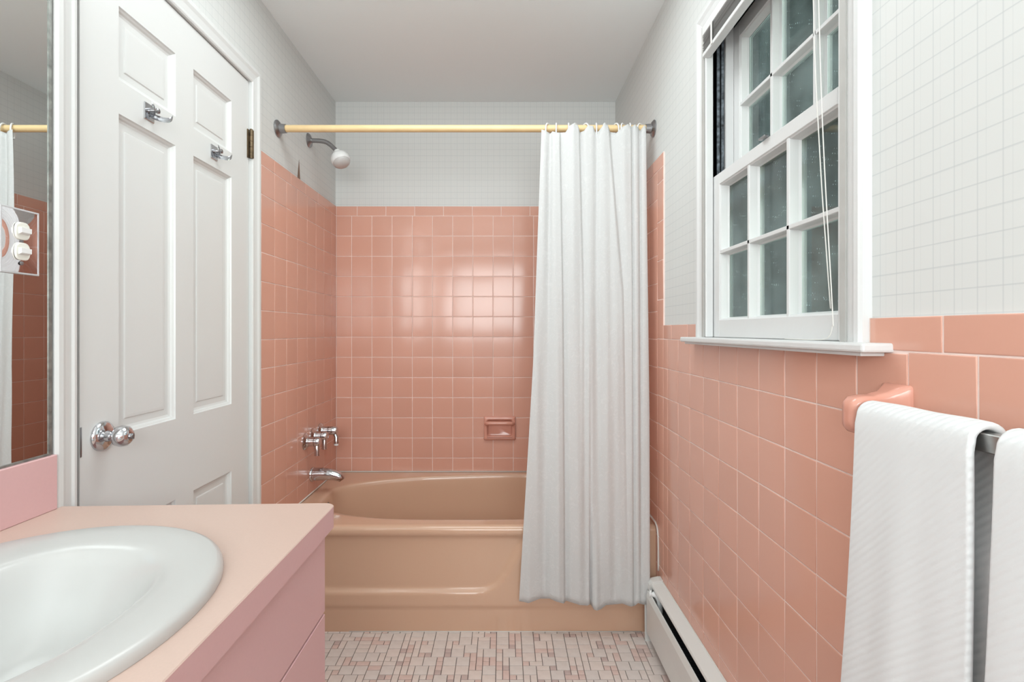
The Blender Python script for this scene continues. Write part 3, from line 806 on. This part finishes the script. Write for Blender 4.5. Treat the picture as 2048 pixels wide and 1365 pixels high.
# tub faucet handles, spout, shower
fs = thing('tub_faucet', 'chrome three-handle tub valve set on the left alcove wall', 'faucet', (XL, 2.41, .690))
for k, (fy, fz, ang) in enumerate(((2.316, .688, -95), (2.410, .695, -95), (2.505, .702, -60))):
    bm = bmesh.new(); lathe(bm, [(.037, 0), (.037, .004), (.031, .010), (.023, .014), (.021, .020), (.021, .045)], (XL, fy, fz), (1, 0, 0), 28)
    e = obj('escutcheon', bm, M['chrome'], fs, smooth=True, auto=40)
    bm = bmesh.new(); L = .066 if k != 2 else .082
    lathe(bm, [(.019, .045), (.0215, .047), (.0215, L-.002), (.018, L+.004), (0, L+.005)], (XL, fy, fz), (1, 0, 0), 24)
    dx = 0 if k != 2 else .010
    tube(bm, [(XL+L-.010, fy, fz-.010), (XL+L-.008+dx, fy-.006, fz-.030), (XL+L-.008+dx, fy-.008, fz-.062)], [.012, .0115, .013], 12)
    obj('lever', bm, M['chrome'], fs, smooth=True, auto=40)
    if k == 2:
        bm = bmesh.new(); lathe(bm, [(.011, 0), (.011, .010), (0, .011)], (XL+L-.008+dx, fy-.008, fz-.062), (0, -.1, -1), 12); obj('clear_tip', bm, M['plastic'], fs, smooth=True, auto=40, label='pale tip on the far lever')
sp = thing('tub_spout', 'chrome tub spout on the left alcove wall above the tub', 'spout', (XL, 2.40, .512))
bm = bmesh.new()
pts = smooth_path([(XL, 2.40, .514), (XL+.05, 2.40, .516), (XL+.10, 2.40, .512), (XL+.132, 2.40, .500), (XL+.143, 2.40, .486)], 6)
rd = [interp(i/(len(pts)-1), [0, .3, .75, 1], [.031, .029, .021, .015]) for i in range(len(pts))]
tube(bm, pts, rd, 20); lathe(bm, [(.034, 0), (.034, .006), (.031, .009)], (XL, 2.40, .514), (1, 0, 0), 24)
obj('spout_body', bm, M['chrome'], sp, smooth=True, auto=45)

sh = thing('wall_shower', 'white round shower head on a bent grey arm, high on left alcove wall', 'shower', (XL, 2.376, 2.10))
bm = bmesh.new(); lathe(bm, [(.034, 0), (.034, .002), (.028, .008), (.014, .013), (.012, .016)], (XL-G, 2.376, 2.100), (1, 0, 0), 28)
obj('flange', bm, M['dullchrome'], sh, smooth=True, auto=40)
bm = bmesh.new(); tube(bm, smooth_path([(XL-G, 2.376, 2.100), (XL+.05, 2.376, 2.098), (XL+.085, 2.376, 2.088), (XL+.125, 2.372, 2.052), (XL+.135, 2.37, 2.040)], 6), .0105, 14)
obj('arm', bm, M['dullchrome'], sh, smooth=True, auto=60)
bm = bmesh.new(); ax = Vector((.42, -.22, -.88)); o_ = Vector((XL+.128, 2.371, 2.050))
lathe(bm, [(.013, 0), (.016, .004), (.016, .012), (.024, .018), (.037, .028), (.043, .042), (.044, .058), (.041, .066)], o_, ax, 32)
obj('head_shell', bm, M['plastic'], sh, smooth=True, auto=50)
bm = bmesh.new(); lathe(bm, [(.040, .066), (.038, .074), (.028, .083), (.014, .088), (0, .089)], o_, ax, 32)
obj('spray_face', bm, mat('grey_white_spray_face', (.55, .54, .53), rough=.35), sh, smooth=True, auto=60)

# ------------------------------------------------------------------ curtain rod, rings, curtain
RY, RH = 2.047, 2.024
rod = thing('curtain_rod', 'yellowed wooden shower curtain rod spanning the alcove between two wall flanges', 'curtain rod', (-.15, RY, RH))
bm = bmesh.new(); lathe(bm, [(.0142, 0), (.0142, XR-XL-.02)], (XL+.01, RY, RH), (1, 0, 0), 24); obj('rod', bm, M['wood'], rod, smooth=True, auto=50)
for xx, d in ((XL-G, 1), (XR+G, -1)):
    bm = bmesh.new(); lathe(bm, [(.034, 0), (.034, .004), (.027, .010), (.019, .013), (.018, .035), (.0145, .036)], (xx, RY, RH), (d, 0, 0), 28)
    bx(bm, xx+d*.003-.0035, xx+d*.003+.0035, RY-.005, RY+.005, RH-.030, RH-.024)
    obj('flange', bm, M['dullchrome'], rod, smooth=True, auto=40)
def px2x(px, y): return (px-1007)*y/1005
ring_px = [1097, 1113, 1137, 1152, 1169, 1192, 1211, 1230, 1246, 1259, 1282]
names = ['first', 'second', 'third', 'fourth', 'fifth', 'sixth', 'seventh', 'eighth', 'ninth', 'tenth', 'last']
twist = [.5, .15, .1, .6, -.5, .1, .5, -.35, .5, .1, .8]
for i, px in enumerate(ring_px):
    x = px2x(px, RY); t_ = twist[i]; bm = bmesh.new(); pts = []
    for k in range(27):
        a = math.radians(-62) + math.radians(304)*k/26
        yy = -.024*math.cos(a)-.004; zz = .0305*math.sin(a)
        pts.append(Vector((x + yy*math.sin(t_), RY + yy*math.cos(t_), RH-.0125+zz)))
    tube(bm, pts, .0032, 8)
    o = obj('curtain_ring', bm, M['plastic'], loc=(x, RY, RH), smooth=True)
    tag(o, 'white plastic curtain ring over the rod, %s from the left end of curtain' % names[i], 'curtain ring', 'curtain rings on the rod')
# curtain: folds given as creases running from top to hem (left/right widths in cm-like steps)
FOLDS = [ # x_top, x_mid, x_hem, width left, width right, depth top, depth mid, depth hem
 (1101, 1095, 1088, (6, 18), (4, 12), .012, .014, .018),
 (1121, 1127, 1131, (1.6, 2.2), (8, 9), .012, .012, .012),
 (1160, 1169, 1171, (1.6, 6), (7, 9), .014, .008, .002),
 (1193, 1192, 1199, (8, 8), (5, 7), .013, .012, .004),
 (1181, 1181, 1181, (2, 2), (3, 3), .000, .000, .018),
 (1220, 1248, 1258, (1.8, 5), (12, 12), .014, .008, .001),
 (1263.5, 1266, 1268, (1.6, 2), (3, 4), .010, .008, .008),
 (1279, 1281, 1282, (3, 3), (3, 4), .010, .009, .008),
 (1228, 1228, 1228, (14, 14), (14, 14), .000, .002, .010),
 (1193, 1193, 1193, (7, 7), (7, 7), .000, .000, -.014),
 (1117, 1117, 1117, (9, 9), (7, 7), -.003, -.004, -.006),
 (1145, 1145, 1152, (8, 8), (8, 8), -.005, -.002, -.001),
 (1300, 1304, 1306, (6, 6), (2, 2), .012, .010, .012),
]
HEM = ([1036, 1045, 1057, 1080, 1100, 1113, 1127, 1132, 1160, 1175, 1181, 1188, 1194, 1202, 1212, 1245, 1253, 1262, 1270, 1276, 1287, 1302],
       [1203, 1204, 1207, 1198, 1198, 1204, 1208, 1202, 1211, 1212, 1209, 1220, 1222, 1219, 1211, 1208, 1211, 1214, 1212, 1207, 1210, 1208])
TOPE = ([1080, 1092, 1100, 1105, 1118, 1131, 1139, 1147, 1156, 1160, 1168, 1176, 1186, 1191, 1198, 1209, 1216, 1220, 1232, 1245, 1256, 1263, 1270, 1277, 1280, 1289, 1297],
        [258, 262, 268, 263, 266, 265, 252, 247, 251, 265, 262, 251, 252, 266, 262, 247, 251, 264, 267, 254, 248, 254, 249, 256, 262, 250, 262])
NU, NV = 460, 80
bm = bmesh.new(); rows = []
for j in range(NV+1):
    v = j/NV; row = []; yc = lerp(2.012, 1.935, sstep(0, .95, v))
    xl, xr = interp(v, [0, .5, 1], [1083, 1066, 1038]), interp(v, [0, .2, .6, 1], [1292, 1294, 1299, 1300])
    for i in range(NU+1):
        px = lerp(xl, xr, i/NU); y = yc
        for xt, xm, xh, wl, wr, dt, dm, dh in FOLDS:
            c = interp(v, [0, .35, 1], [xt, xm, xh]); dd = interp(v, [0, .4, .78, 1], [dt, dm, lerp(dm, dh, .25), dh])
            t = px-c; wv = lerp(wl[0], wl[1], v) if t < 0 else lerp(wr[0], wr[1], v)
            y += dd*math.exp(-(t/wv)**2)
        y += .0015*math.sin(px*.13+5*v)*(1-.3*v) + .0012*math.sin(px*.31-4*v+1)
        y += .0025*noise.noise(Vector((px*.03, v*5, 0)))
        zt_ = H + (662-interp(px, *TOPE))*y/1005; zb_ = H - (interp(px, *HEM)-662)*y/1005
        row.append((px2x(px, y), y, lerp(zt_, zb_, v)))
    rows.append(row)
grid(bm, rows)
cur = obj('shower_curtain', bm, M['curtain'], loc=(.35, 2.0, 0.16), smooth=True)
tag(cur, 'white embossed fabric shower curtain bunched at the right end of the rod', 'shower curtain')
sm = cur.modifiers.new('thickness', 'SOLIDIFY'); sm.thickness = .0012; sm.offset = 0

# ------------------------------------------------------------------ baseboard heater
ht = thing('baseboard_heater', 'beige-white baseboard heater along the floor under the window wall', 'heater', (XR, 1.3, 0))
hy0, hy1 = -.6, 1.945
def ux(u): return XR-.0005-u
def hprism(bm, pr, y0, y1): prism(bm, [(ux(u), z) for u, z in pr], y0, y1)
bm = bmesh.new(); hprism(bm, [(0, .03), (0, .246), (.004, .246), (.005, .2440), (.042, .2360), (.0440, .2320), (.044, .226), (.0425, .226), (.0415, .2325), (.004, .240), (.004, .03)], hy0, hy1-.035)
obj('back_panel', bm, M['heater'], ht)
bm = bmesh.new(); hprism(bm, [(.0505, .205), (.0545, .205), (.060, .185), (.0575, .120), (.0575, .045), (.052, .038), (.050, .040), (.055, .047), (.0555, .12), (.057, .185)], hy0, hy1-.020)
obj('front_panel', bm, M['heater'], ht)
bm = bmesh.new(); hprism(bm, [(0, .0), (0, .249), (.010, .2495), (.040, .243), (.050, .230), (.052, .21), (.046, .2), (.035, .225), (.012, .232), (.012, .0)], hy1-.034, hy1)
hprism(bm, [(0, .0), (0, .248), (.040, .243), (.052, .228), (.0615, .185), (.0595, .0)], hy1-.004, hy1)
obj('end_cap', bm, M['heater'], ht)
bm = bmesh.new()
for k in range(150):
    yy = hy0+.02+k*(hy1-hy0-.22)/150; bx(bm, ux(.045), ux(.010), yy, yy+.0012, .10, .175)
tube(bm, [(ux(.028), hy0, .135), (ux(.028), hy1-.04, .135)], .009, 8)
obj('heating_fins', bm, M['fin'], ht, kind='stuff')
obj('interior_shade', box(ux(.0065), ux(.0042), hy0, hy1-.036, .03, .232), M['dark'], ht)  # black sheet painting the shade inside the heater casing
bm = bmesh.new(); tube(bm, smooth_path([(ux(.048), hy1-.060, .212), (ux(.034), hy1-.072, .208), (ux(.028), hy1-.085, .190), (ux(.028), hy1-.085, .135)], 5), .010, 12)
lathe(bm, [(.012, 0), (.012, .008), (.0, .009)], (ux(.050), hy1-.058, .212), (-1, .3, 0), 14)
obj('elbow_pipe', bm, M['plastic'], ht, smooth=True, auto=50)

# ------------------------------------------------------------------ towel bar and towels
tb = thing('towel_bar', 'pink ceramic towel bar posts holding a square grey metal bar on the right wall', 'towel bar', (XR, .5, 1.08))
BX, BZ = .545, 1.075
for py in (.772, .165):
    bm = bmesh.new(); loops = []
    # arm lofted from the wall plate out to the bar socket
    secs = [(XR+.001, 1.088, .028, .030, .006), (XR-.006, 1.088, .028, .030, .008), (XR-.014, 1.092, .022, .022, .010), (XR-.026, 1.091, .0165, .0155, .009), (XR-.040, 1.088, .016, .0150, .008), (BX+.016, 1.080, .0165, .021, .008), (BX+.002, 1.073, .0175, .028, .009), (BX-.010, 1.071, .0165, .027, .009), (BX-.017, 1.071, .012, .021, .008), (BX-.0185, 1.071, .004, .010, .003)]
    for x, z, hy_, hz_, r in secs:
        lp = rr_loop(py-hy_, py+hy_, z-hz_, z+hz_, min(r, hy_*.9), 0, 5)
        loops.append([bm.verts.new((x, p[0], p[2])) for p in lp])
    n = len(loops[0])
    for a, b in zip(loops, loops[1:]):
        for i in range(n): bm.faces.new((a[i], a[(i+1) % n], b[(i+1) % n], b[i]))
    bm.faces.new(loops[0]); bm.faces.new(loops[-1])
    obj('post', bm, M['fixture'], tb, smooth=True, auto=60)
obj('bar', box(BX-.0095, BX+.0095, .165, .772, BZ-.0105, BZ+.0105, .001, 1), mat('brushed_bar', (.42, .42, .41), rough=.3, metal=1), tb)
def towel(y0, y1, zbf, zbb, lab, seed, sway):
    r_ = random.Random(seed); bm = bmesh.new()
    th = .009; R_ = .0185
    prof = []
    nf = 46
    for k in range(nf): prof.append(('f', k/nf))
    for k in range(13): prof.append(('a', k/12))
    for k in range(1, nf+1): prof.append(('b', k/nf))
    rows = []; NYY = 44
    for kind, t in prof:
        row = []
        for q in range(NYY+1):
            s = q/NYY; y = lerp(y0, y1, s)
            wob = .0025*math.sin(7*s+seed)+.0015*math.sin(17*s+seed*2)
            if kind == 'f':
                d = 1-t                     # 1 at the bottom
                x = BX-R_-.002 - .020*d*d*.9 + wob*d*1.5 - .004*math.sin(PI*s)*d
                z = lerp(zbf, BZ+.001, t); yy = lerp(y, y+sway*(1-2*s)*0 + sway*(s), d) 
            elif kind == 'a':
                a = PI*(1-t); x = BX+R_*math.cos(a); z = BZ+.001+R_*math.sin(a)*.92+.0005*math.sin(11*s); yy = y
            else:
                x = BX+R_-.0165*sstep(.06, .30, t) ; z = lerp(BZ+.001, zbb, t); yy = y-.004*math.sin(PI*t)
            row.append((x, yy, z))
        rows.append(row)
    grid(bm, rows)
    o = obj('towel', bm, M['towel'], loc=(BX, (y0+y1)/2, BZ), smooth=True)
    tag(o, lab, 'towel', 'white towels on the towel bar')
    s = o.modifiers.new('thickness', 'SOLIDIFY'); s.thickness = th; s.offset = 0
    b = o.modifiers.new('round', 'BEVEL'); b.width = .004; b.segments = 3; b.limit_method = 'ANGLE'; b.angle_limit = math.radians(50)
    return o
towel(.562, .746, .50, .56, 'white ribbed terry towel on the bar, the whole one beside the ceramic post', 1, .030)
towel(.340, .535, .48, .55, 'white ribbed terry towel on the bar, cut off by the right edge of the photo', 4, .012)

# ------------------------------------------------------------------ vanity, counter, sink
CZ = .8413; CB = .797            # counter top / underside
VX = -.360
va = thing('vanity_cabinet', 'pink laminate vanity cabinet under the counter in the left foreground', 'cabinet', (-.64, .4, 0))
VY0, VY1 = -.25, 1.014
bm = bmesh.new(); 
bx(bm, XL-.001, VX-.018, VY1-.016, VY1, .09, CB-.0005); bx(bm, XL-.001, VX-.018, VY0, VY0+.016, .09, CB-.0005)
bx(bm, XL-.001, VX-.018, VY0+.016, VY1-.016, .09, .106); bx(bm, XL-.001, XL+.008, VY0+.016, VY1-.016, .106, CB-.0005)
bx(bm, VX-.026, VX-.0185, VY0+.016, VY1-.016, .106, CB-.0005)
bx(bm, XL, VX-.07, VY0+.01, VY1-.01, 0, .09)
obj('body', bm, M['pinkpaint'], va)
obj('drawer_front', box(VX-.018, VX, VY0+.001, VY1, .634, CB-.0015, .0012, 1), M['pinkpaint'], va)
for a, b in ((VY0+.001, .169), (.172, .590), (.593, VY1)):
    obj('door', box(VX-.018, VX, a, b, .095, .629, .0012, 1), M['pinkpaint'], va)
# counter with a sink hole
SX, SY = -.645, .616
def ell(th_, ar, al, b_, n_=2.0):
    c, s = math.cos(th_), math.sin(th_)
    x = math.copysign(abs(c)**(2/n_), c); y = math.copysign(abs(s)**(2/n_), s)
    return (ar if c > 0 else al)*x, b_*y
def rounded_rect_pts():
    x0, x1 = XL-.001, -.3475; y0 = VY0-.01; yw, yf = 1.026, 1.047; r = .022
    pts = [(x0, y0), (x1, y0)]
    for k in range(9):
        a = PI/2*k/8; pts.append((x1-r+r*math.cos(a), yf-r+r*math.sin(a)-.001*(k/8)))
    pts.append((x0, yw)); return pts
RP = rounded_rect_pts()
def ray_poly(ang):
    d = Vector((math.cos(ang), math.sin(ang))); best = None
    for i in range(len(RP)):
        p = Vector(RP[i]); q = Vector(RP[(i+1) % len(RP)]); e_ = q-p
        den = d.x*e_.y-d.y*e_.x
        if abs(den) < 1e-12: continue
        w_ = p-Vector((SX, SY)); t = (w_.x*e_.y-w_.y*e_.x)/den; s = (w_.x*d.y-w_.y*d.x)/den
        if t > 0 and -1e-6 <= s <= 1+1e-6 and (best is None or t < best): best = t
    return (SX+d.x*best, SY+d.y*best)
angs = sorted([2*PI*k/96 for k in range(96)] + [math.atan2(p[1]-SY, p[0]-SX) % (2*PI) for p in RP])
bm = bmesh.new(); Lp = {}
hole = [(SX+.19*math.cos(a), SY+.22*math.sin(a)) for a in angs]; out_ = [ray_poly(a) for a in angs]
def rr3(pts, z): return [bm.verts.new((p[0], p[1], z)) for p in pts]
def shrink(pts, d): return [(p[0]-(d if p[0] > -.5 else 0), p[1]-(d*.8 if p[1] > .95 else 0)) for p in pts]
A_ = [rr3(hole, CZ-.03), rr3(hole, CZ), rr3(shrink(out_, .0015), CZ), rr3(out_, CZ-.0015), rr3(out_, CB), rr3(hole, CB)]
for a, b in zip(A_, A_[1:]):
    for i in range(len(angs)): 
        j = (i+1) % len(angs); bm.faces.new((a[i], a[j], b[j], b[i]))
bmesh.ops.remove_doubles(bm, verts=bm.verts, dist=1e-5)
ct = thing('countertop', 'pale pink laminate vanity countertop with low backsplash', 'countertop', (-.63, .4, CB))
for f in bm.faces:
    if abs(f.calc_center_median().z-(CZ+CB)/2) < .004 and (f.calc_center_median().x > -.36 or f.calc_center_median().y > 1.0): f.material_index = 1
slab = obj('counter_slab', bm, [M['laminate'], M['pinkpaint']], ct)
obj('backsplash', box(XL-.002, XL+.017, VY0-.01, 1.0125, CZ, .951, .0015, 1), M['pinkpaint'], ct)
# sink
sk_ = thing('sink', 'white oval drop-in porcelain sink in the pink counter', 'sink', (SX, SY, CZ))
bm = bmesh.new(); NS = 120; rg = []
def oring(scale, z): return [bm.verts.new((SX+ell(2*PI*k/NS, .257, .236, .272, 2.08)[0]*scale, SY+ell(2*PI*k/NS, .257, .236, .272, 2.08)[1]*scale, z)) for k in range(NS)]
def binner(k, s=1.0):
    x, y = ell(2*PI*k/NS, .170, .120, .190, 2.35)
    return SX+.004+x*s, SY+y*s
def bring(s, z, shift=0): return [bm.verts.new((binner(k, s)[0]+shift, binner(k, s)[1], z)) for k in range(NS)]
rg += [oring(1.0, CZ+.0003), oring(1.002, CZ+.006), oring(.997, CZ+.012), oring(.985, CZ+.0162), oring(.965, CZ+.0178)]
def mixr(t, z):
    out = []
    for k in range(NS):
        ox, oy = ell(2*PI*k/NS, .257, .236, .272, 2.08); ix, iy = binner(k)
        out.append(bm.verts.new((lerp(ix, SX+ox*.965, t), lerp(iy, SY+oy*.965, t), z)))
    return out
rg += [mixr(.6, CZ+.0172), mixr(.25, CZ+.0145), mixr(.10, CZ+.0125)]
for s, z in ((1.0, .0095), (.975, .0065), (.945, .001), (.905, -.010), (.855, -.026), (.79, -.047), (.70, -.070), (.58, -.090), (.42, -.104), (.26, -.110), (.13, -.112)):
    rg.append(bring(s, CZ+z))
for a, b in zip(rg, rg[1:]):
    for k in range(NS): bm.faces.new((a[k], a[(k+1) % NS], b[(k+1) % NS], b[k]))
obj('bowl', bm, M['porcelain'], sk_, smooth=True)
bm = bmesh.new(); lathe(bm, [(.024, 0), (.024, .003), (.017, .0035), (.015, .001), (0, .001)], (SX+.004, SY, CZ-.1125), (0, 0, 1), 28)
obj('drain', bm, M['chrome'], sk_, smooth=True, auto=40)

# mirror
mi = thing('wall_mirror', 'large frameless wall mirror above the backsplash, reflecting the tiled alcove', 'mirror', (XL, .4, .95))
obj('mirror_glass', box(XL-G+.001, XL+.008, VY0, 1.003, .9515, 1.985), M['mirror'], mi)
bm = bmesh.new(); bx(bm, XL-G+.001, XL+.0095, 1.0031, 1.0075, .9515, 1.985); bx(bm, XL+.0081, XL+.0095, 1.0005, 1.0031, .9515, 1.985); obj('edge_channel', bm, M['channel'], mi)
bm = bmesh.new(); bx(bm, XL+.0081, XL+.0110, VY0, 1.003, .9512, .9550); obj('bottom_channel', bm, M['channel'], mi)

# switch plate set in the mirror
SWY, SWZ = .9385, 1.367; sx_ = XL+.0085
sw = thing('light_switch', 'clear mirrored double light switch plate set on the mirror', 'light switch', (sx_, SWY, SWZ))
bm = bmesh.new(); loops = []
def plate_ring(ins, d):
    return [bm.verts.new((sx_+d, yy, zz)) for yy, zz in ((SWY-.038+ins, SWZ-.061+ins), (SWY+.038-ins, SWZ-.061+ins), (SWY+.038-ins, SWZ+.061-ins), (SWY-.038+ins, SWZ+.061-ins))]
loops = [plate_ring(0, 0), plate_ring(0, .0040), plate_ring(.0008, .0048), plate_ring(.0030, .0048), plate_ring(.0032, .0040)]
for p, q in zip(loops, loops[1:]):
    for i in range(4): bm.faces.new((p[i], p[(i+1) % 4], q[(i+1) % 4], q[i]))
obj('clear_rim', bm, mat('clear_pale_rim', (.55, .55, .56), rough=.25), sw, label='clear pale rim of the plate')
bm = bmesh.new()
grid(bm, [[(sx_+.0041+.0022*(1-u*u)*(1-v*v), SWY+.0348*u, SWZ+.0578*v) for u in [k/8-1 for k in range(17)]] for v in [k/8-1 for k in range(17)]])
obj('plate', bm, M['plate'], sw, smooth=True)
for dz in (.019, -.019):
    bm = bmesh.new(); loops = []
    for x, sc in ((.0062, 1), (.0090, 1), (.0100, .93), (.0100, .80)):
        loops.append([bm.verts.new((sx_+x, SWY+.0145*sc*math.copysign(abs(math.cos(a))**.6, math.cos(a)), SWZ+dz+.0165*sc*math.copysign(abs(math.sin(a))**.9, math.sin(a)))) for a in [2*PI*k/28 for k in range(28)]])
    for p, q in zip(loops, loops[1:]):
        for i in range(28): bm.faces.new((p[i], p[(i+1) % 28], q[(i+1) % 28], q[i]))
    bm.faces.new(loops[-1]); so = obj('switch_body', bm, M['toggle'], sw, smooth=True, auto=40)
    bm = bmesh.new(); prism(bm, [(sx_+.0098, SWZ+dz-.0065), (sx_+.0098, SWZ+dz+.0065), (sx_+.0165, SWZ+dz+.0055), (sx_+.0165, SWZ+dz-.0035)], SWY-.010, SWY+.010)
    obj('toggle', bm, M['plastic'], so)
for dz in (0, -.041):
    bm = bmesh.new(); lathe(bm, [(.0038, 0), (.0038, .0012), (0, .002)], (sx_+.0064, SWY, SWZ+dz), (1, 0, 0), 12)
    obj('screw', bm, M['dullchrome'], sw)

# vanity light over the mirror (just outside the frame; its reflection shows in the back wall tiles)
vl = thing('vanity_light', 'strip of lit white globes on the wall above the mirror', 'wall lamp', (XL, .55, 2.05))
obj('light_bar', box(XL-G, XL+.04, .25, .87, 2.02, 2.09, .004, 2), M['chrome'], vl)
for k in range(4):
    yy = .32+k*.16; bm = bmesh.new(); bmesh.ops.create_uvsphere(bm, u_segments=20, v_segments=12, radius=.04); bmesh.ops.translate(bm, verts=bm.verts, vec=(XL+.085, yy, 2.055))
    obj('globe', bm, M['bulb'], vl, smooth=True)
